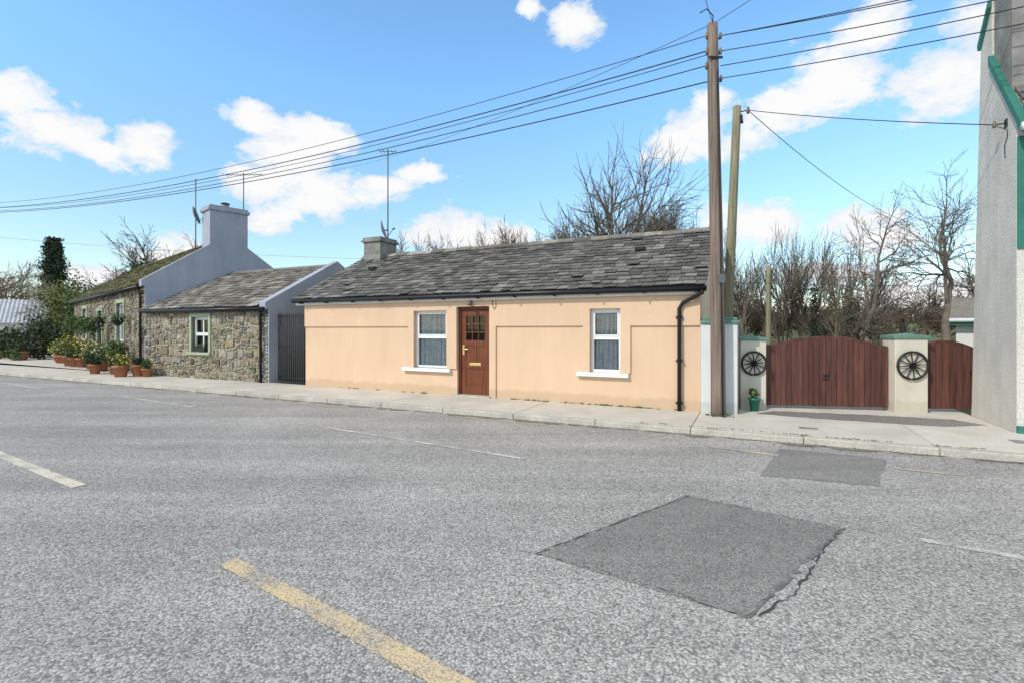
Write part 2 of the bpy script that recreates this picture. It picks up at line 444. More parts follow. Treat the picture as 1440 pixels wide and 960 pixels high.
b.prism([(-.12,sl(-.12)-.02),(-.12,sl(-.12)-.16),(2.6,sl(2.6)-.18),(5.3,sl(5.3)-.16),(5.3,sl(5.3)-.02),(2.6,sl(2.6)-.03)],.012,.075,'fascia')
b.obj('fascia_and_bargeboard',C)
b=B(); gz=sl(-.2)-.045
b.tube([(-10.3,-.19,gz+.01),(-7,-.19,gz-.004),(-3.5,-.19,gz+.006),(.12,-.19,gz-.005)],.055,'black',10)
x=-10
while x<0: b.box(x,x+.03,-.25,-.12,gz-.07,gz-.045,'black'); x+=.9
b.tube([(.05,-.19,gz-.03),(.05,-.19,gz-.08),(-.12,-.14,gz-.17),(-.30,-.09,gz-.26),(-.36,-.085,gz-.36),(-.36,-.085,.0)],.036,'black',10)
for z in (1.7,.9,.12): b.box(-.42,-.30,-.10,-.02,z,z+.04,'black')
b.obj('gutter_and_downpipe',C)
b=B()
b.box(-10.0,-9.35,2.22,2.98,3.2,4.18,'chim'); b.box(-10.06,-9.29,2.16,3.04,4.18,4.25,'chim'); b.box(-10.02,-9.33,2.2,3.0,4.25,4.33,'chim')
b.tube([(-9.68,2.6,4.33),(-9.68,2.6,4.37)],.14,'chim',10)
b.box(-10.03,-9.30,2.19,3.01,3.42,3.50,'steel')
b.obj('chimney',C,.01)
b=B()
for x,y in ((-1.4,1.6),(-9.0,1.5)):
    z=sl(y)+.05; b.box(x-.11,x+.11,y-.1,y+.10,z-.03,z+.05,'black')
b.obj('roof_vents',C,.01)
b=B()
b.box(-6.727,-5.374,-.10,.1,.52,.60,'upvc'); b.box(-2.354,-1.30,-.10,.1,.565,.645,'upvc'); b.obj('window_sills',C,.008)
window(C,-6.416,-5.491,.60,1.935,.07,name='wide_window')
window(C,-2.086,-1.466,.647,1.91,.07,name='narrow_window')
b=B()
x0,x1=-5.22,-4.373
b.box(x0,x0+.06,.06,.16,-.05,2.01,'doorf'); b.box(x1-.06,x1,.06,.16,-.05,2.01,'doorf'); b.box(x0+.06,x1-.06,.06,.16,1.94,2.01,'doorf')
b.obj('door_frame',C,.004)
b=B(); a,c=x0+.06,x1-.06; w=c-a
zt=1.93
b.box(a,a+.12,.09,.135,.0,zt,'door'); b.box(c-.12,c,.09,.135,.0,zt,'door')
for p,q in ((0,.20),(.62,.80),(1.12,1.25),(1.80,zt)): b.box(a+.12,c-.12,.09,.135,p,q,'door')
b.box(a+.12,c-.12,.105,.125,.2,.62,'door'); b.box(a+.12,c-.12,.105,.125,.8,1.12,'door')
b.box(a+.17,c-.17,.094,.11,.26,.56,'door')
xm=(a+c)/2; b.box(xm-.02,xm+.02,.092,.13,.80,1.12,'door')
for i in (1,2): xx=a+.12+(w-.24)*i/3; b.box(xx-.01,xx+.01,.088,.13,1.25,1.8,'door'); zz=1.25+.55*i/3; b.box(a+.12,c-.12,.09,.128,zz-.01,zz+.01,'door')
b.obj('door_leaf',C,.004)
b=B(); b.add([(a+.12,.118,1.25),(c-.12,.118,1.25),(c-.12,.118,1.8),(a+.12,.118,1.8)],[(0,1,2,3)],'glass'); b.obj('door_glass',C)
b=B(); b.box(a,c,.5,.55,.9,1.95,'dark'); b.obj('hall_dark',C)
b=B(); b.box(xm-.15,xm+.15,.078,.092,.68,.745,'brass'); b.box(xm-.12,xm+.12,.072,.08,.70,.725,'brass')
b.box(a+.035,a+.085,.076,.09,.92,1.14,'brass'); b.tube([(a+.06,.08,1.05),(a+.06,.04,1.05),(a+.19,.04,1.05)],.011,'brass',8)
b.obj('letterbox_and_handle',C,.003)
b=B(); b.box(x0-.04,x1+.04,-.12,.1,-.08,.025,'kerb'); b.obj('door_step',C,.01)
b=B(); b.tube([(-4.83,-.04,2.13),(-4.83,-.10,2.15),(-4.83,-.11,2.12)],.02,'black',8); b.tube([(-4.83,-.11,2.13),(-4.83,-.11,2.10),(-4.83,-.11,2.02)],[.03,.055,.045],'dish',10)
b.tube([(-4.30,-.045,2.2),(-4.28,-.045,2.0),(-4.24,-.045,1.93),(-4.20,-.045,2.0),(-4.21,-.045,2.2)],.006,'wire',5)
b.obj('door_lamp',C)

def aerial(parent,x,y,z0,z1,dish_z=None,yagi=True,ang=.4,n=8,L=1.1,name='tv_aerial',dx=-.3,dr=128):
    b=B(); b.tube([(x,y,z0),(x,y,z1)],.020,'dish',6)
    if yagi:
        z=z1-.08; ca,sa=math.cos(ang),math.sin(ang)
        b.tube([(x-ca*L*.5,y-sa*L*.5,z),(x+ca*L*.5,y+sa*L*.5,z)],.012,'dish',5)
        for i in range(n):
            t=-.5+i/(n-1); px,py=x+ca*L*t,y+sa*L*t; h=.16 if i else .26
            b.tube([(px+sa*h,py-ca*h,z),(px-sa*h,py+ca*h,z)],.008,'dish',4)
    b.obj(name,parent)
    if dish_z:
        b=B(); rings=6; seg=20; v=[(0,0,0)];f=[]
        for r in range(1,rings+1):
            for j in range(seg):
                w=2*math.pi*j/seg; q=r/rings; v.append((.30*q*math.cos(w),-.09*q*q,.34*q*math.sin(w)))
        for j in range(seg): f.append((0,1+j,1+(j+1)%seg))
        for r in range(1,rings):
            for j in range(seg):
                f.append((1+(r-1)*seg+j,1+r*seg+j,1+r*seg+(j+1)%seg,1+(r-1)*seg+(j+1)%seg))
        Mx=Matrix.Translation((x+dx,y,dish_z))@Matrix.Rotation(rad(dr),4,'Z')@Matrix.Rotation(rad(-18),4,'X')
        b.add([tuple(Mx@Vector(q)) for q in v],f,'dish',True)
        b.tube([tuple(Mx@Vector((0,0,0))),(x,y,dish_z)],.02,'dish',6)
        b.tube([tuple(Mx@Vector((0,0,-.33))),tuple(Mx@Vector((0,-.36,-.05)))],.010,'dish',5)
        b.tube([tuple(Mx@Vector((0,-.34,-.05))),tuple(Mx@Vector((0,-.42,-.03)))],.03,'dish',8)
        b.obj('satellite_dish',parent,fix=False)
aerial(C,-9.62,2.9,4.0,7.25,4.66,True,.5,5,.5,dx=-.25,dr=128)

# ------------------------------------------------------------ small stone cottage
D=empty('stone_cottage',O,ANG)
x0,x1=-17.45,-11.46
win=(-14.93,-14.10,.80,1.88)
b=B(); wall(b,x0,x1-.25,-.15,2.12,.0,.4,[win],'mortar'); b.obj('front_wall_core',D)
b=B(); sur=(win[0]-.1,win[1]+.1,win[2]-.08,win[3]+.1)
rubble(b,x0,x1-.02,-.05,2.12,-.001,[sur]); b.obj('rubble_stonework',D,fix=True)
b=B()
for p in ((sur[0],win[0],win[2],win[3]),(win[1],sur[1],win[2],win[3]),(sur[0],sur[1],win[3],sur[3])): b.box(p[0],p[1],-.045,.2,p[2],p[3],'sage')
b.box(sur[0]-.04,sur[1]+.04,-.10,.2,sur[2],win[2],'sage'); b.obj('window_surround',D,.006)
window(D,win[0],win[1],win[2],win[3],.08,split=.5,curtain=False,mull=True)
b=B(); b.box(-14.8,-14.2,-.09,.03,.82,.93,'black'); b.leaves((-14.5,-.04,.98),(.28,.06,.07),150,.03,'leaf'); b.obj('window_box',D)
sl2=lambda y:3.60-.53*abs(2.6-y)
b=B(); b.prism([(.0,-.15),(5.2,-.15),(5.2,sl2(5.2)+.1),(2.6,3.74),(-.12,sl2(-.12)+.10),(-.12,sl2(-.12)-.12),(0,sl2(0)-.14)],x1-.25,x1,'blueg')
b.box(x0,x1-.25,4.9,5.2,-.15,2.2,'blueg'); b.obj('rendered_gable',D,.01)
b=B(); b.prism([(-.14,sl2(-.14)),(2.6,sl2(2.6)),(5.3,sl2(5.3)),(5.3,sl2(5.3)-.06),(2.6,sl2(2.6)-.06),(-.14,sl2(-.14)-.06)],x0,x1-.255,'under'); b.obj('roof_deck',D)
b=B(); slates(b,x0,x1-.255,-.18,sl2(-.18)+.004,2.6,sl2(2.6)+.004,'slate2',.21,.28); slates(b,x0,x1-.255,5.35,sl2(5.35),2.6,sl2(2.6)+.004,'slate2',.3,.5)
b.prism([(2.45,3.56),(2.6,3.66),(2.75,3.56),(2.6,3.60)],x0,x1-.26,'slate2'); b.obj('roof_slates',D)
b=B(); b.tube([(x0,-.18,2.10),(x1+.0,-.18,2.07)],.055,'black',10)
b.tube([(x1-.22,-.16,2.05),(x1-.22,-.10,1.95),(x1-.22,-.09,0)],.04,'black',10); b.box(x0,x1-.26,-.11,-.09,2.02,2.15,'black'); b.obj('gutter_and_downpipe',D)

G=empty('iron_gate',O,ANG); b=B()
for z in (.12,1.0,1.85): b.box(-11.42,-10.06,.28,.31,z,z+.035,'iron')
x=-11.42
while x<-10.05: b.tube([(x,.295,.03),(x,.295,1.95)],.014,'iron',6); x+=.085
b.obj('gate_bars',G)
b=B(); b.box(-11.44,-10.04,2.4,2.5,0,2.0,'dgreen'); b.obj('passage_dark',G)  # dark panel put in as the darkness of the passage behind the gate

# ------------------------------------------------------------ large stone cottage, turned away
ANG2=math.atan2(-.668,.744)
E=empty('stone_cottage',(-12.3,16.67,0),ANG2)
ops=[(-4.3,-3.0,1.05,2.5),(-8.2,-7.2,-.1,2.3),(-12.2,-11.0,1.05,2.5)]
b=B(); wall(b,-15,-.3,-.15,3.0,0,.4,ops,'mortar'); b.box(-15,-14.7,.4,5.2,-.15,3.0,'mortar'); b.box(-14.7,-.3,4.9,5.2,-.15,3.,'mortar'); b.obj('wall_core',E)
b=B(); rubble(b,-15,-.01,-.05,2.98,-.001,[(o[0]-.12,o[1]+.12,o[2]-.1,o[3]+.14) for o in ops]); b.obj('rubble_stonework',E)
b=B()
for o in ops:
    b.box(o[0]-.12,o[0],-.05,.2,max(o[2],0),o[3],'sage'); b.box(o[1],o[1]+.12,-.05,.2,max(o[2],0),o[3],'sage'); b.box(o[0]-.12,o[1]+.12,-.05,.2,o[3],o[3]+.13,'sage')
    if o[2]>0: b.box(o[0]-.16,o[1]+.16,-.10,.2,o[2]-.09,o[2],'sage')
b.obj('painted_surrounds',E,.006)
for o in (ops[0],ops[2]): window(E,o[0],o[1],o[2],o[3],.08,split=.5,curtain=False,mull=True)
b=B(); b.box(ops[1][0],ops[1][1],.1,.15,0,2.3,'dgreen'); b.box(-8.0,-7.4,.08,.1,.2,.9,'dgreen'); b.obj('front_door',E)
sl3=lambda y:4.92-.70*abs(2.6-y)
b=B(); b.prism([(0,-.15),(5.2,-.15),(5.2,sl3(5.2)+.12),(2.6,5.06),(-.1,sl3(-.1)+.12),(-.1,sl3(-.1)-.1),(0,sl3(0)-.14)],-.3,0,'blueg')
b.prism([(0,2.9),(5.2,2.9),(2.6,4.8)],-15,-14.7,'blueg'); b.obj('rendered_gable',E,.01)
b=B(); b.box(-.85,-.002,1.95,3.25,3.6,6.0,'blueg'); b.box(-.91,.05,1.89,3.31,5.86,5.98,'blueg'); b.box(-.86,.0,1.94,3.26,6.0,6.06,'blueg')
b.tube([(-.42,2.6,6.06),(-.42,2.6,6.22)],.13,'chim',12); b.tube([(-.42,2.6,6.24),(-.42,2.6,6.28)],[.18,.08],'iron',12); b.obj('chimney',E,.012)
b=B(); b.prism([(-.14,sl3(-.14)),(2.6,sl3(2.6)),(5.3,sl3(5.3)),(5.3,sl3(5.3)-.06),(2.6,sl3(2.6)-.06),(-.14,sl3(-.14)-.06)],-15.1,-.305,'under'); b.obj('roof_deck',E)
b=B(); slates(b,-15.1,-.305,-.2,sl3(-.2)+.004,2.6,sl3(2.6)+.004,'slatem',.24,.32,1.6); slates(b,-15.1,-.305,5.3,sl3(5.3),2.6,sl3(2.6),'slatem',.4,.6)
b.prism([(2.45,4.88),(2.6,4.99),(2.75,4.88),(2.6,4.92)],-15.1,-.31,'slatem'); b.obj('roof_slates',E)
b=B()
for i in range(70):
    x=R.uniform(-14.8,-.6); y=R.uniform(-.1,2.5)
    b.leaves((x,y,sl3(y)+.04),(R.uniform(.1,.35),.12,.05),25,.04,'leafy',.1)
b.obj('roof_moss',E,fix=False)
b=B(); b.tube([(-15.1,-.2,2.92),(-.0,-.2,2.9)],.06,'black',8); b.tube([(-.15,-.18,2.88),(-.15,-.09,2.7),(-.15,-.09,0)],.04,'black',8)
b.obj('gutter_and_downpipe',E)
b=B()
for x in (-2.0,-5.4,-9.4):
    b.tube([(x,-.02,2.3),(x,-.38,2.34),(x,-.38,1.95)],.012,'iron',5)
    b.tube([(x,-.38,1.62),(x,-.38,1.72),(x,-.38,1.82)],[.06,.16,.20],'iron',10)
    b.leaves((x,-.38,1.88),(.28,.28,.20),260,.05,'leaf',.2); b.leaves((x,-.38,1.84),(.30,.30,.2),26,.035,'floww',.9)
b.obj('hanging_baskets',E,fix=False)
aerial(E,-.15,3.15,5.6,7.5,None,True,.7,9,1.45)
aerial(E,-.9,1.75,4.4,7.1,5.75,False,dx=-.20,dr=150)

# ------------------------------------------------------------ right-hand house
F=empty('white_house',(7.36,7.26,0),ANG)
b=B(); b.prism([(0,-.15),(1.66,-.15),(1.24,6.3),(.83,6.78),(.83,5.86),(0,4.74)],0,7,'rough'); b.obj('walls',F)
b=B(); b.box(.03,1.15,.22,.84,4.9,8.2,'chim'); b.box(-.02,1.2,.17,.89,6.9,7.0,'chim'); b.obj('chimney',F,.01)
b=B(); slates(b,.05,7,-.22,4.50,.83,5.93,'slate',.2,.28); b.obj('roof_slates',F)
b=B()
b.prism([(-.24,4.46),(.83,5.90),(.83,5.74),(-.24,4.30)],-.05,.05,'teal')
b.prism([(1.26,6.28),(.83,6.80),(.83,6.68),(1.24,6.18)],-.05,.05,'teal')
b.box(.05,7,-.24,-.2,4.30,4.46,'teal')
b.box(.004,.6,-.03,.01,2.67,4.3,'teal'); b.box(-.001,7,-.05,.01,-.1,.10,'teal')
b.obj('green_trim',F,.004)
b=B(); b.tube([(-.05,-.3,4.36),(7,-.3,4.36)],.06,'upvc',8); b.obj('gutter',F)
b=B(); q=.60
b.tube([(-.0,.32,4.02+q),(-.16,.32,4.02+q)],.009,'iron',6)
b.box(-.015,-.0,.28,.36,3.96+q,4.08+q,'iron')
b.tube([(-.14,.32,3.97+q),(-.14,.32,4.0+q),(-.14,.32,4.05+q),(-.14,.32,4.08+q)],[.015,.028,.024,.012],'ins',8)
b.tube([(-.13,.32,4.0+q),(-.02,.24,3.9+q),(-.015,.25,3.8+q),(-.015,.34,3.7+q),(-.015,.33,3.5+q)],.006,'wire',5)
b.obj('cable_bracket',F)

Hh=empty('white_outbuilding',(11.15,12.5,0),rad(-43)); b=B()
b.box(.0,3,0,3,-.1,1.72,'white'); b.obj('walls',Hh)
b=B(); b.prism([(-.2,1.70),(1.5,2.35),(3.2,1.70),(3.2,1.64),(1.5,2.28),(-.2,1.64)],-.12,3.2,'slate2'); b.box(-.12,3.2,-.24,-.2,1.6,1.75,'teal'); b.tube([(-.12,-.28,1.72),(3.2,-.28,1.72)],.05,'upvc',8); b.obj('roof',Hh)

# ------------------------------------------------------------ pier, gate pillars, gates
P=empty('garden_wall_pier',O,ANG); b=B()
b.box(.006,.62,-.04,.55,-.1,1.60,'pier'); b.obj('render',P,.01)
b=B(); b.box(.006,.66,-.08,.6,1.60,1.66,'tealc'); b.box(.03,.62,-.04,.55,1.66,1.71,'tealc'); b.obj('coping',P,.012)
GA=rad(-9)
gf=lambda x,y=0:(4.62+x*math.cos(GA)-y*math.sin(GA), 9.66+x*math.sin(GA)+y*math.cos(GA), 0)
def pillar(x,w,h):
    e=empty('gate_pillar',gf(x),GA); b=B(); b.box(-w/2,w/2,-.2,.2,-.1,h,'cream'); b.obj('render',e,.012)
    b=B(); b.box(-w/2-.03,w/2+.03,-.23,.23,h,h+.055,'tealc')
    v=[(-w/2,-.2,h+.055),(w/2,-.2,h+.055),(w/2,.2,h+.055),(-w/2,.2,h+.055),(0,0,h+.10)]
    b.add(v,[(0,1,4),(1,2,4),(2,3,4),(3,0,4)],'tealc'); b.obj('coping',e,.006)
def wheel(x,z,r):
    e=empty('cart_wheel',(*gf(x,-.235)[:2],z),GA); b=B(); n=40
    for rr,w in ((r,.020),):
        pts=[(rr*math.cos(2*math.pi*i/n),0,rr*math.sin(2*math.pi*i/n)) for i in range(n+1)]
        b.tube(pts,w,'iron',8,False)
    b.tube([(0,-.05,0),(0,.03,0)],r*.2,'iron',16); b.tube([(0,-.08,0),(0,-.05,0)],r*.11,'iron',12)
    for i in range(12):
        a=2*math.pi*i/12+.1; b.tube([(r*.15*math.cos(a),0,r*.15*math.sin(a)),(r*.97*math.cos(a),0,r*.97*math.sin(a))],[.011,.008],'iron',6)
    b.obj('rim_hub_and_spokes',e,fix=False)
pillar(.0,.46,1.29); pillar(2.70,.54,1.33)
wheel(.0,.86,.215); wheel(2.70,.85,.245)
def gate(xa,xb,prof,n,name='wooden_gate'):
    e=empty(name,gf(0),GA); b=B(); w=(xb-xa)/n
    for i in range(n):
        x0=xa+i*w; x1=x0+w-.008; z0=.05+R.uniform(-.005,.005)
        h0=prof((x0-xa)/(xb-xa)); h1=prof((x1-xa)/(xb-xa)); y=.0+R.uniform(-.003,.003)
        b.hexa([(x0,y-.012,z0),(x1,y-.012,z0),(x0,y+.012,z0),(x1,y+.012,z0),(x0,y-.012,h0),(x1,y-.012,h1),(x0,y+.012,h0),(x1,y+.012,h1)],'gate')
    b.obj('boards',e)
    b=B()
    m=16
    for i in range(m):
        u0,u1=i/m,(i+1)/m; X0=xa+(xb-xa)*u0; X1=xa+(xb-xa)*u1; a,c=prof(u0),prof(u1)
        b.hexa([(X0,-.016,a-.03),(X1,-.016,c-.03),(X0,.03,a-.03),(X1,.03,c-.03),(X0,-.016,a+.012),(X1,-.016,c+.012),(X0,.03,a+.012),(X1,.03,c+.012)],'gate')
    for z in (.2,.95): b.box(xa,xb,.013,.06,z,z+.09,'gate')
    b.box(xa,xa+.04,-.018,.05,.05,prof(0)-.03,'gate'); b.box(xb-.04,xb,-.018,.05,.05,prof(1)-.03,'gate')
    b.obj('rails',e)
gate(.26,1.335,lambda u:1.17+.19*math.sin(u*math.pi/2)**1.0,11)
gate(1.345,2.41,lambda u:1.17+.19*math.cos(u*math.pi/2),11)
gate(2.99,3.88,lambda u:1.10+.19*math.sin((.2+u*.75)*math.pi),8,'side_gate')
b=B()
for x,z in ((1.30,.55),(1.30,.62),(3.75,.7)): b.box(x,x+.10,-.035,-.02,z,z+.03,'iron')
b.obj('bolts',empty('gate_bolt',gf(0),GA))
e=empty('garden_shed',(5.35,12.6,0),rad(-15)); b=B(); b.box(0,.35,0,1.0,0,1.45,'barkd'); b.obj('walls',e)
b=B(); b.prism([(-.2,1.36),(.5,1.72),(1.2,1.36),(1.2,1.32),(.5,1.66),(-.2,1.32)],-.15,.45,'slate2'); b.obj('roof',e)

# ------------------------------------------------------------ poles and wires
def pole(name,base,top,r0,r1,m):
    e=empty(name,(0,0,0)); b=B(); n=12; pts=[];rs=[]
    for i in range(n+1):
        t=i/n; p=Vector(base).lerp(Vector(top),t)+Vector((math.sin(t*5)*.008,math.cos(t*4)*.008,0)); pts.append(p); rs.append(r0+(r1-r0)*t)
    b.tube(pts,rs,m,16); b.obj('shaft',e); return e
e=pole('utility_pole',(3.62,8.72,-.15),(3.53,8.76,6.86),.125,.09,'pole')
b=B()
for z,dx in ((6.65,-.12),(6.65,.12),(6.38,-.12),(6.38,.12),(6.12,-.13),(5.9,.13),(6.8,0)):
    x,y=3.54,8.76
    b.tube([(x,y,z-.06),(x+dx,y-.02,z-.05)],.012,'iron',6)
    b.tube([(x+dx,y-.02,z-.06),(x+dx,y-.02,z-.02),(x+dx,y-.02,z+.02),(x+dx,y-.02,z+.06)],[.015,.03,.025,.012],'ins',8)
b.box(3.42,3.66,8.64,8.655,6.2,6.24,'iron'); b.tube([(3.53,8.76,6.86),(3.53,8.74,7.0),(3.42,8.74,7.12),(3.30,8.74,7.05)],.010,'iron',6)
b.tube([(3.645,8.60,0),(3.62,8.61,2.2),(3.59,8.62,4.5),(3.565,8.635,6.0)],.012,'wire',6)
b.box(3.56,3.68,8.585,8.60,2.3,2.45,'dish')
b.obj('insulators_and_brackets',e)
b=B(); b.leaves((3.62,8.70,0.0),(.24,.24,.06),160,.03,'leaf',.3); b.obj('weeds',e,fix=False)
e=pole('utility_pole',(5.06,11.9,-.1),(5.32,11.75,6.75),.12,.09,'pole2')
b=B(); b.tube([(5.32,11.72,6.6),(5.5,11.6,6.6)],.014,'iron',6); b.tube([(5.5,11.6,6.52),(5.5,11.6,6.6),(5.5,11.6,6.68)],[.03,.045,.02],'ins',8)
b.tube([(5.36,11.64,6.5),(5.36,11.60,6.3)],.03,'iron',8); b.obj('insulator_bracket',e)
e=pole('fence_post_pole',(9.0,17.5,-.1),(9.02,17.5,3.7),.09,.08,'pole2')
W=B()
def wire(a,c,sag,r=.008,n=28):
    a=Vector(a);c=Vector(c); pts=[]
    for i in range(n+1):
        t=i/n; p=a.lerp(c,t); p.z-=4*sag*t*(1-t); pts.append(p)
    W.tube(pts,r,'wire',5,False)
LP=(-26,23.0)
for (dx,z,ze,sg,r) in ((-.12,6.65,7.25,.75,.007),(.12,6.38,7.1,.80,.007),(-.12,6.38,7.05,.72,.011),(-.13,6.12,6.95,.75,.009),(.13,5.9,6.85,.62,.011)):
    wire((3.54+dx,8.74,z),(LP[0]+dx,LP[1],ze),sg,r)
wire((3.5,8.74,6.85),(-12.3,32,11.6),.5,.005)
for (z,ex,ey,ez,sg) in ((6.65,16,2.5,7.1,.35),(6.65,16.3,2.4,6.9,.35),(6.38,16,2.6,6.9,.40),(6.12,16,2.3,6.8,.4),(5.9,16,2.6,6.5,.35)):
    wire((3.66,8.74,z),(ex,ey,ez),sg,.008)
wire((3.53,8.74,6.86),(1.6,5.0,6.2),.1,.005)
wire((3.53,8.74,6.86),(6.0,6.0,7.8),.1,.005)
wire((5.5,11.6,6.6),(7.37,7.61,4.62),.05,.008)
wire((5.5,11.6,6.6),(22,27.0,7.2),.5,.009)
wire((-30,26,6.6),(-6,26.5,5.2),.25,.006)
wire((5.06,13.5,2.8),(16,16.8,2.95),.05,.005)
W.obj('overhead_power_lines',fix=False)

# ------------------------------------------------------------ ground, road, footpath
def sheet(name,pts,z,m,jit=0,step=.12):
    out=[]
    n=len(pts)
    for i in range(n):
        a=Vector(pts[i]);c=Vector(pts[(i+1)%n]); k=max(1,int((c-a).length/step)) if jit else 1
        for q in range(k):
            p=a.lerp(c,q/k)
            if jit: p=p+Vector((R.uniform(-jit,jit),R.uniform(-jit,jit)))
            out.append((p.x,p.y,0))
    b=B(); b.add(out,[tuple(range(len(out)))],m); o=b.obj(name,fix=False); o.location.z=z
    if o.data.polygons[0].normal.z<0: o.data.flip_normals()
    return o
b=B(); b.add([(-900,-900,0),(900,-900,0),(900,900,0),(-900,900,0)],[(0,1,2,3)],'grass'); o=b.obj('ground'); o.location.z=-.14
rp=[L2W(-70,-1.66)[:2],L2W(60,-1.66)[:2],L2W(60,-40)[:2],L2W(-70,-40)[:2]]
sheet('road',rp,-.10,'road')
FP=empty('footpath',O,ANG); b=B(); x=-60
while x<20:
    b.box(x+.006,x+2.994,-1.545,.06,-.2,-.004,'conc'); x+=3
b.obj('concrete_slabs',FP,.006)
b=B(); x=-60
while x<20:
    dz=R.uniform(-.003,.003); b.box(x+.003,x+1.497,-1.69,-1.548,-.2,-.003+dz,'kerb'); x+=1.5
b.obj('kerb_stones',FP,.018)
b=B(); b.box(4.0,4.4,-.9,-.65,-.01,.001,'steel'); b.box(1.5,1.75,-1.0,-.85,-.01,.001,'chim'); b.obj('service_covers',FP)
b=B(); x=-30
while x<14:
    w=R.uniform(.3,.9); h=R.uniform(.03,.20)
    b.add([(x,-1.692,0),(x+w*.3,-1.70-h,0),(x+w*.7,-1.70-h*.8,0),(x+w,-1.692,0)],[(0,1,2,3)],'grit'); x+=w*R.uniform(.7,1.2)
o=b.obj('gutter_grit',FP,fix=False); o.location.z=-.094
DW=empty('driveway',O,ANG); b=B(); b.box(.63,4.32,.07,3.4,-.2,-.010,'conc'); b.obj('concrete',DW)
o=sheet('worn_tarmac_strip',[(.9,.25),(2.1,.12),(3.6,.2),(4.2,.6),(3.9,1.0),(2.6,.95),(1.2,.7)],-.006,'patch',.03,.1); o.parent=DW
fc=[(-12.6,16.2),(-12.2,16.7),(-23.6,26.9),(-45,46),(-52,38),L2W(-60,-1.5)[:2],L2W(-17,.02)[:2]]
sheet('forecourt',fc,-.012,'conc')
pp=[(1.696,4.786),(2.667,4.01),(1.304,2.765),(.178,3.556)]
sheet('road_patch',pp,-.096,'patch',.012,.07)
sheet('road_patch',[(3.59,6.7),(4.62,6.15),(3.75,5.09),(2.73,5.46)],-.096,'patch',.02,.1)
K=B()
def crack(pts,w=.010,j=.012,step=.05,m='tar',gap=0):
    for a,c in zip(pts,pts[1:]):
        a=Vector(a);c=Vector(c); n=max(1,int((c-a).length/step)); d=(c-a).normalized(); nn=Vector((-d.y,d.x)); prev=None
        for i in range(n+1):
            p=a.lerp(c,i/n)+nn*R.uniform(-j,j); ww=w*R.uniform(.15,1.)
            cur=(p-nn*ww,p+nn*ww)
            if prev and R.random()>=gap: K.add([(prev[0].x,prev[0].y,0),(cur[0].x,cur[0].y,0),(cur[1].x,cur[1].y,0),(prev[1].x,prev[1].y,0)],[(0,1,2,3)],m)
            prev=cur
crack([pp[3],pp[0]],.02,.01,.06,'tarl',.2); crack([pp[0],pp[1]],.014,.01,.06,'tarl',.4); crack([pp[1],pp[2]],.024,.01,.06,'tarl',.2)
o=K.obj('tar_seal',fix=False); o.location.z=-.0935
K=B()
crack([pp[3],pp[0]],.005,gap=.1); crack([(.02,3.60),pp[3]],.004,gap=.1); crack([pp[3],(.7,3.22),pp[2]],.004,gap=.4); crack([pp[1],(2.3,3.65),(1.7,3.0),(1.36,2.78)],.008,.015,gap=.1)
crack([(2.667,4.01),(2.95,3.96)],.004,gap=.3)
o=K.obj('road_cracks',fix=False); o.location.z=-.0910
def dash(a,c,w,m,name='road_marking'):
    a=Vector(a);c=Vector(c); d=(c-a).normalized(); n=Vector((-d.y,d.x))*w/2
    return sheet(name,[tuple(a-n),tuple(c-n),tuple(c+n),tuple(a+n)],-.0955,m,.006,.02)
dash((-1.95,3.43),(-.05,2.10),.125,'yel'); dash((-7.2,6.76),(-4.42,5.08),.125,'yelp'); dash((-12.5,9.9),(-9.8,8.3),.12,'yelp')
dash((-3.1,8.18),(.176,6.15),.07,'whi'); dash((3.12,3.79),(5.0,2.55),.08,'whi'); dash((-9.3,11.9),(-6.6,10.3),.08,'whi'); dash((-16,15.4),(-12.8,13.5),.08,'whi')
dash((-1.05,9.18),(.82,8.20),.08,'yelold'); dash((2.72,6.79),(3.39,6.33),.08,'yelold'); dash((4.4,5.75),(4.95,5.45),.07,'yelold'); dash((-5.6,11.4),(-3.6,10.4),.08,'yelold')

b=B()
for i in range(90):
    x=R.choice([R.uniform(-10,0),R.uniform(-17,-11.5),R.uniform(-4,0)])
    if -5.3<x<-4.3: continue
    b.leaves((x,-.03,.0),(R.uniform(.03,.16),.03,R.uniform(.01,.035)),14,.018,'leaf',.1)
for i in range(40):
    b.leaves((R.uniform(-1.,4.5),-1.54+R.uniform(-.02,.03),.0),(R.uniform(.05,.2),.02,.01),12,.014,'leafy',.1)
b.obj('wall_foot_weeds',empty('weeds',O,ANG),fix=False)
b=B()
for i in range(520):
    x,y=R.uniform(-4.5,5),-1.72-abs(R.gauss(0,.17)); p=Vector(L2W(x,y,-.088)); s=R.uniform(.006,.020); a=R.uniform(0,6.3)
    b.add([(p.x+s*math.cos(a+k),p.y+s*math.sin(a+k)*.6,p.z+R.uniform(0,.008)) for k in (0,1.6,3.1,4.7)],[(0,1,2,3)],'twig')
b.obj('leaf_litter',fix=False)

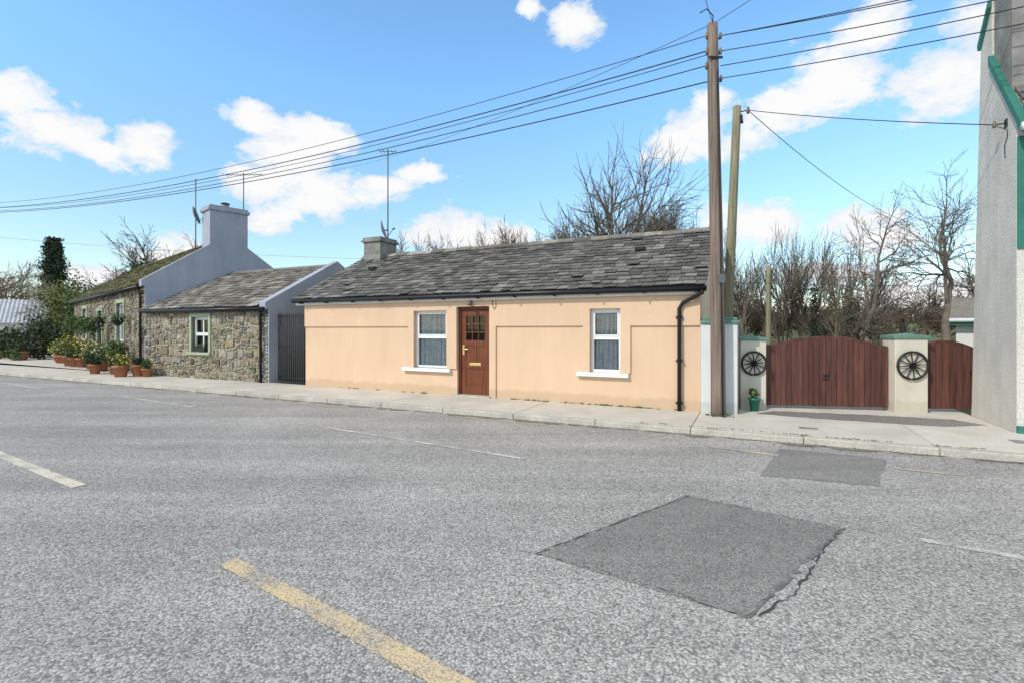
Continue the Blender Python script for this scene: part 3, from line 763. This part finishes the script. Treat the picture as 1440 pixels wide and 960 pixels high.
# ------------------------------------------------------------ plants
def pot_plant(loc,r,h,leafm,pr,ph,flow=None,potm='terra',name='potted_plant',n=320,trunk=0):
    e=empty(name,loc); b=B()
    b.tube([(0,0,0),(0,0,h*.85),(0,0,h*.86),(0,0,h)],[r*.7,r*.95,r*1.08,r*1.08],potm,14); b.obj('pot',e)
    b=B()
    if trunk:
        b.tube([(0,0,h),(.02,0,h+trunk*.5),(0,0,h+trunk)],.025,'bark',6)
    z=h+trunk+ph*.8
    b.leaves((0,0,z),(pr,pr,ph),n,.05,leafm,.15)
    for i in range(5): b.leaves((R.uniform(-pr,pr)*.6,R.uniform(-pr,pr)*.6,z+R.uniform(-.1,.6)*ph),(pr*.45,pr*.45,ph*.5),n//6,.045,leafm,.1)
    if flow: b.leaves((0,0,z+ph*.15),(pr*1.05,pr*1.05,ph*.9),70,.04,flow,.85)
    b.obj('foliage',e,fix=False)
def EW(x,y):
    return (-12.3+.744*x+.668*y,16.67-.668*x+.744*y,-.012)
spec=[(.10,'leaf',None),(.18,'leafd',None),(.15,'leafy','flowy'),(.2,'leaf','floww'),(.16,'leafd',None),(.22,'leafy','flowy'),(.14,'leaf','flowr'),(.2,'leafy','floww'),(.18,'leaf','flowy'),(.24,'leafd',None),(.2,'leafy','flowy'),(.22,'leaf',None),(.2,'leafy','flowr'),(.24,'leaf','flowy'),(.22,'leafd',None),(.24,'leafy',None),(.2,'leaf','floww'),(.2,'leafy','flowy'),(.16,'leaf',None),(.15,'terra' and 'leafy','flowr'),(.18,'leaf','flowy')]
xx=-.1
for i,(r,lm,fl) in enumerate(spec):
    xx-=R.uniform(.4,.78); y=-R.uniform(.35,1.15)
    pot_plant(EW(xx,y),r,R.uniform(.22,.42),lm,r*R.uniform(1.3,2.2),R.uniform(.18,.5),fl)
pot_plant(L2W(-17.0,-.45,0),.2,.36,'leafd',.12,.12); pot_plant(L2W(-16.6,-.4,0),.16,.25,'leaf',.15,.18); pot_plant(L2W(-17.3,-.8,0),.22,.35,'leafy',.22,.2,'flowy')
pot_plant(EW(-6.0,-.6),.22,.4,'leaf',.48,.38,None,'terra','topiary_bush',900,.95)
pot_plant(EW(-9.2,-.6),.22,.4,'leaf',.5,.42,None,'terra','topiary_bush',900,.95)
pot_plant(EW(-1.6,-.5),.2,.35,'leaf',.35,.5,None,'terra','potted_shrub',500,0)
pot_plant((*gf(-.05,-.42)[:2],-.01),.10,.24,'leaf',.09,.10,None,'potg',n=120)
def shrub(loc,r,n,m,name='shrub',size=.09):
    e=empty(name,loc); b=B()
    for i in range(11):
        c=(R.uniform(-.6,.6)*r[0],R.uniform(-.6,.6)*r[1],r[2]*R.uniform(.5,1.3)); q=R.uniform(.3,.6); b.leaves(c,(r[0]*q,r[1]*q,r[2]*q),n//11,size,m,.2)
    for i in range(5): b.tube([(R.uniform(-.2,.2),0,0),(R.uniform(-.5,.5)*r[0],R.uniform(-.4,.4)*r[1],r[2])],[.04,.015],'barkd',5)
    b.obj('foliage',e,fix=False)
shrub((-25.5,26.6,0),(1.6,1.2,1.1),2400,'leafd'); shrub((-27.8,27.0,0),(1.5,1.2,.95),2000,'ivy'); shrub((-30,28,0),(1.6,1.3,1.05),2000,'leafd')
shrub((-23.9,25.3,0),(.7,.6,.6),1100,'leafd'); shrub((-24.5,24.4,0),(.5,.5,.35),700,'leaf')
shrub((-26.8,31,0),(1.9,1.5,2.9),5500,'leafy','laurel_bush'); shrub((-25.4,29.2,0),(1.2,1.0,2.1),3400,'leaf','laurel_bush')
shrub((-32.0,35,0),(2.0,1.5,1.7),3000,'leafd'); shrub((-29,33,0),(1.5,1.2,2.3),2600,'ivy')
for p in ((-24.2,24.6),(-25.2,25.2),(-26.5,25.6),(-27.6,26)): pot_plant((p[0],p[1],-.012),.24,.42,'leafd',.35,.4,None)
e=empty('corrugated_shed',(-35.2,33.5,0),rad(38)); b=B(); b.box(-3,3,0,4,0,2.0,'white'); b.obj('walls',e)
b=B()
n=60
v=[];f=[]
for i in range(n+1):
    X=-3.3+6.6*i/n; w=.05*(i%2); v+=[(X,-.3,1.9+w),(X,2,3.6+w),(X,4.3,1.9+w)]
for i in range(n): f+=[(3*i,3*i+3,3*i+4,3*i+1),(3*i+1,3*i+4,3*i+5,3*i+2)]
b.add(v,f,'tin'); b.obj('corrugated_roof',e,fix=False)
e=empty('white_gabled_house',(-38,42,0),rad(-40)); b=B(); b.prism([(0,0),(7,0),(7,3.4),(3.5,5.8),(0,3.4)],-3,4,'white'); b.obj('walls',e)
b=B(); b.prism([(-.2,3.32),(3.5,5.86),(7.2,3.32),(7.2,3.42),(3.5,5.98),(-.2,3.42)],-3.1,4.1,'slate2'); b.obj('roof',e)

# ------------------------------------------------------------ trees
def tree(name,base,H,r0,levels,seed,m='bark',spread=38,nch=4,up=.10,lean=(0,0),ratio=.68,l0=.36,wob=.12,ivy=0,start=.45,tmin=.006):
    rr=random.Random(seed); b=B()
    def br(p,d,L,r,lv):
        ns=5 if lv==0 else 4 if lv<3 else 3
        pts=[p.copy()]; ds=[d.copy()]
        for i in range(ns):
            d=(d+Vector((rr.gauss(0,wob),rr.gauss(0,wob),rr.gauss(0,wob)+up*.5))).normalized()
            p=p+d*L/ns; pts.append(p.copy()); ds.append(d.copy())
        end=.6 if lv<levels else .35
        rs=[max(tmin,r*(1-(1-end)*i/ns)) for i in range(ns+1)]
        b.tube(pts,rs,m,8 if lv==0 else 5 if lv<3 else 3,False)
        if lv<levels:
            k=nch+(1 if lv in(1,2) else 0)
            for i in range(k):
                t=(start if lv==0 else .25)+(.75-(start-.25 if lv==0 else 0))*(i+rr.random()*.6)/k; t=min(t,1); q=t*ns; a=min(int(q),ns-1)
                pp_=pts[a].lerp(pts[a+1],q-a); dd=ds[a+1]
                ax=dd.orthogonal().normalized(); ax.rotate(Matrix.Rotation(rr.uniform(0,6.283),3,dd))
                nd=dd.copy(); nd.rotate(Matrix.Rotation(rad(spread*rr.uniform(.6,1.3)),3,ax))
                br(pp_,nd,L*ratio*rr.uniform(.7,1.15),rs[a]*.62,lv+1)
            br(pts[-1],ds[-1],L*ratio,rs[-1]*.9,lv+1)
    br(Vector((0,0,0)),Vector((lean[0],lean[1],1)).normalized(),H*l0,r0,0)
    if ivy:
        for i in range(9): b.leaves((R.uniform(-.1,.1)+lean[0]*i*H*.08,R.uniform(-.1,.1),ivy*(i+.5)/9),(.30,.30,ivy*.09),130,.07,'ivy',.2)
    o=b.obj(name,fix=False,loc=base); return o
def fit(o,H,W=None):
    zs=[v.co.z for v in o.data.vertices]; s=H/max(zs)
    xs=sorted(v.co.x for v in o.data.vertices); w=(xs[int(len(xs)*.99)]-xs[int(len(xs)*.01)])
    sx=s if not W else W/w
    o.data.transform(Matrix.Diagonal((sx,sx,s,1)))
o=tree('bare_tree',(5.0,22.5,0),10.5,.34,5,27,'bark',44,3,.05,ratio=.75,l0=.27,wob=.12,start=.6,tmin=.008); fit(o,11.2,6.0)
o=tree('bare_tree',(9.2,26,0),8.6,.16,5,5,'bark',38,4,.06,tmin=.009); fit(o,8.8,3.8)
o=tree('bare_tree',(7.6,27,0),8.0,.16,5,15,'twig',38,4,.06,tmin=.009); fit(o,8.2,3.8)
o=tree('bare_tree',(10.9,16.2,0),5.7,.13,5,23,'bark',50,3,.03,(-.10,0),wob=.2); fit(o,5.7,3.0)
o=tree('bare_tree',(13.6,15.6,0),7.2,.14,5,31,'bark',46,3,.05,(-.10,0),wob=.18); fit(o,7.0,4.2)
for i,(px,Y,h,iv) in enumerate(((8.6,18,5.2,0),(9.3,18.5,5.6,0),(9.9,18.2,4.8,0),(10.4,19,5.4,0),(10.9,18.6,4.6,0),(11.6,19.2,5.6,3.5),(11.9,18.3,4.6,0),(12.8,19,5.,0),(9.0,19.5,5.5,0),(12.3,18,4.6,2.9),(11.2,20,5.7,0),(8.0,19,5.,0))):
    o=tree('sapling',(px,Y,0),h,.06,4,40+i,'barkd' if i%2 else 'bark',26,3,.22,(R.uniform(-.08,.08),0),wob=.07,ivy=iv,l0=.42); fit(o,h)
for i in range(19):
    X=-4.6+i*.52+R.uniform(-.3,.3); o=tree('hedgerow_tree',(X,23+R.uniform(-1,2),0),6.3,.09,5,80+i,'twig' if i%3 else 'barkd',42,3,.08,l0=.36,tmin=.009); fit(o,6.1+R.uniform(-.5,.6)+(.5 if i>7 else 0),2.8)
for i in range(12):
    X=12+i*1.5+R.uniform(-.5,.5); o=tree('hedgerow_tree',(X,30+R.uniform(-2,3),-.2),5,.09,4,130+i,'twig' if i%2 else 'bark',42,4,.06,tmin=.012); fit(o,R.uniform(3.2,4.8),3.6)
for i,(x,y,h,W_,mt) in enumerate(((-21,30,8.0,4.5,'barkd'),(-18.5,29,7.2,4,'barkd'),(-16.5,30,6.6,3,'barkd'),(-41,38,7.4,6,'twig'),(-37,37,6.6,5,'twig'),(-44,42,8.0,6,'barkd'),(-33,36,5.6,5,'pole2'),(-47,44,8,6,'twig'),(-30,38,6.0,5,'barkd'))):
    o=tree('bare_tree',(x,y,0),7,.17,5,61+i,mt,44,3,.04,tmin=.010); fit(o,h,W_)
shrub((-21.0,28.8,3.0),(1.6,1.2,1.5),3000,'ivy','ivy_thicket',.10); shrub((-18.6,28.6,2.6),(1.3,1.0,1.4),2200,'ivy','ivy_thicket',.10)
e=empty('conifer_tree',(-41.0,44.5,0)); b=B(); b.tube([(0,0,0),(0,0,9)],[.3,.05],'barkd',8)
for i in range(26):
    z=2.4+i*.28; q=math.sqrt(max(0,1-(i/27)**3)); w=1.15*q+.1
    for k in range(5):
        a=k*1.26+i*.7; ww=w*R.uniform(.75,1.15); b.leaves((math.cos(a)*ww*.5,math.sin(a)*ww*.5,z+R.uniform(-.1,.1)),(ww*.55,ww*.55,.40),90,.11,'conif',.1)
b.obj('trunk_and_foliage',e,fix=False)
b=B()
rr=random.Random(3)
for i in range(200):
    a=rad(-60+i*.62+rr.uniform(-.4,.4)); d=rr.uniform(60,100); h=rr.uniform(.8,2.0)
    b.leaves((d*math.sin(a),d*math.cos(a),h*.8+(1.0 if d<75 else 2.0)),(rr.uniform(1.5,3.5),1.5,h),90,.34,rr.choice(['twig','leafd','twig','barkd']),.1)
b.obj('distant_hedgerow',fix=False)
b=B()
for i in range(60):
    X=7+i*.32+rr.uniform(-.2,.2); Y=21+rr.uniform(-1,4); b.leaves((X,Y,.6),(.6,.5,rr.uniform(.5,1.0)),130,.07,rr.choice(['ivy','twig','leafd','twig']),.1)
b.obj('scrub_bushes',fix=False)
o=tree('bare_tree',(25,37,0),5.5,.12,4,71,'leafy',40,4,.06)
b=B(); v=[];f=[]; nx,ny=90,24
for j in range(ny):
    for i in range(nx):
        X=-320+640*i/(nx-1); Y=24+j*j*.75
        t=min(1,max(0,(Y-24)/60)); t=t*t*(3-2*t)
        h=-.5+ t*(3.2+1.3*math.exp(-((X-28)/18)**2)+1.2*math.sin(X*.021+.6)+.6*math.sin(X*.05+Y*.03))+max(0,(Y-110))*.022
        v.append((X,Y,h))
for j in range(ny-1):
    for i in range(nx-1): f.append((j*nx+i,j*nx+i+1,(j+1)*nx+i+1,(j+1)*nx+i))
b.add(v,f,'grass',True); b.obj('hills')

# ------------------------------------------------------------ sky, sun, camera
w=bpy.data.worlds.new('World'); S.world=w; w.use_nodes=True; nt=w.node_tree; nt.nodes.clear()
out=N(nt,'ShaderNodeOutputWorld'); bg=N(nt,'ShaderNodeBackground')
sky=N(nt,'ShaderNodeTexSky',sky_type='NISHITA'); sky.sun_disc=False
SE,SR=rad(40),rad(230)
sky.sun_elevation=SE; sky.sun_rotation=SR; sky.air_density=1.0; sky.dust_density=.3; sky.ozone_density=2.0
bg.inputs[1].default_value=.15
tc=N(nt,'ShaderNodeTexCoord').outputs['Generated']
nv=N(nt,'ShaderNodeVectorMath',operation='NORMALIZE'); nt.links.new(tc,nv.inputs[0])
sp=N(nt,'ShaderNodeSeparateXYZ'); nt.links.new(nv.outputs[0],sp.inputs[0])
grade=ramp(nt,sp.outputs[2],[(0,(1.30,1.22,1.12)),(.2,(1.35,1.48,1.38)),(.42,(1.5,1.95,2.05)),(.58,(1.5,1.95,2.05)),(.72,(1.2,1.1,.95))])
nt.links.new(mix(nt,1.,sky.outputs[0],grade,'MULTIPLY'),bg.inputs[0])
az=math_(nt,'ARCTAN2',sp.outputs[0],sp.outputs[1]); el=math_(nt,'ARCSINE',sp.outputs[2])
cb=N(nt,'ShaderNodeCombineXYZ'); nt.links.new(az,cb.inputs[0]); nt.links.new(el,cb.inputs[1])
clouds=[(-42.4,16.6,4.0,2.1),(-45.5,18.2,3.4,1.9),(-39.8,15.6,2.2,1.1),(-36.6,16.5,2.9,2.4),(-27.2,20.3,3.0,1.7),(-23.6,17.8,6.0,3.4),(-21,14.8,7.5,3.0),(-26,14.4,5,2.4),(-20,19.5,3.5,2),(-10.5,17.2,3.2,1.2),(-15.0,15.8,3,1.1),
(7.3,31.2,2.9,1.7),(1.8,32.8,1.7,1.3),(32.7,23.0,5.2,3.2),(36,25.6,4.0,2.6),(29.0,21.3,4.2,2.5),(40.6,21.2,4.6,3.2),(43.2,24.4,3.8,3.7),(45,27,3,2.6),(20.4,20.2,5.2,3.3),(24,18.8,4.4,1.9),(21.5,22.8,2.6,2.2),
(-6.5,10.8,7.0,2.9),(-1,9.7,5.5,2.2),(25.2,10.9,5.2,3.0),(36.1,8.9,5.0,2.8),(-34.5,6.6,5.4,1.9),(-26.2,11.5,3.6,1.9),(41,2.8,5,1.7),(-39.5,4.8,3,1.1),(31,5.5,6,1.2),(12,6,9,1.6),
(-95,30,26,14),(85,32,22,13),(130,40,34,18),(-140,40,36,18),(178,35,30,20),(-65,14,8,3),(62,16,7,4),(0,66,60,14),(90,72,70,12),(-90,70,70,12),(180,72,70,14)]  # unseen clouds, added overhead and behind the camera to whiten ambient light
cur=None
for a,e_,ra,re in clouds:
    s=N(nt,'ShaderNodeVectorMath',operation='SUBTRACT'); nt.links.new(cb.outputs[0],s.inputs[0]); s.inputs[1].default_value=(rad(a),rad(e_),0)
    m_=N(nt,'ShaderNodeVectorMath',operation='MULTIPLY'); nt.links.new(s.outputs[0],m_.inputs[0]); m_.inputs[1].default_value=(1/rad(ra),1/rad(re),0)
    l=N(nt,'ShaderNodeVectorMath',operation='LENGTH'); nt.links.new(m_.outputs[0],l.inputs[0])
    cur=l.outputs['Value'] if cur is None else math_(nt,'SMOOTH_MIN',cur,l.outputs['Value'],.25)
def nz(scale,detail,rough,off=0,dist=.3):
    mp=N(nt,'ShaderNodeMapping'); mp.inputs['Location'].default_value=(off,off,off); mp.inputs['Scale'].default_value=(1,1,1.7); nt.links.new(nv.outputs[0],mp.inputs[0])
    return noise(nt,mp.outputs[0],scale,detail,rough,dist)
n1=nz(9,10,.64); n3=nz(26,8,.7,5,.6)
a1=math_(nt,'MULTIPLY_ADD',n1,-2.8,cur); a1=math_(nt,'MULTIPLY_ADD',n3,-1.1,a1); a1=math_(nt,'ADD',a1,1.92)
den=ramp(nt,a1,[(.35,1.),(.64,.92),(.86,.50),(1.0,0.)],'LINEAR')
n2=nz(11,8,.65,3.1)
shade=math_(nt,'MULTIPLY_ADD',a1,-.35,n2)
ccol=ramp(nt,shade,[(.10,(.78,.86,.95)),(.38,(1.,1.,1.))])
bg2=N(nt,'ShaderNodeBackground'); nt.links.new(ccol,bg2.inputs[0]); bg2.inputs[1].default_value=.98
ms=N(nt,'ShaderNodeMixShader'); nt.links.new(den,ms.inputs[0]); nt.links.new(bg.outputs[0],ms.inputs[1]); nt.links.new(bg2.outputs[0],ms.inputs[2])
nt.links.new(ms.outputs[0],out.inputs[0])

sun=bpy.data.lights.new('sun','SUN'); sun.energy=3.0; sun.angle=rad(.6); sun.color=(1,.945,.87)
so=bpy.data.objects.new('sun',sun); S.collection.objects.link(so)
d=Vector((math.sin(SR)*math.cos(SE),math.cos(SR)*math.cos(SE),math.sin(SE)))
so.rotation_euler=d.to_track_quat('Z','Y').to_euler(); so.location=(0,-5,20)
cam=bpy.data.cameras.new('camera'); co=bpy.data.objects.new('camera',cam); S.collection.objects.link(co)
co.location=(0,0,1.5); co.rotation_euler=(rad(90),0,0); cam.lens=17.5; cam.sensor_width=36; cam.shift_y=-.0118; cam.clip_end=3000; cam.clip_start=.05
S.camera=co
S.view_settings.view_transform='Standard'; S.view_settings.look='None'; S.view_settings.exposure=0
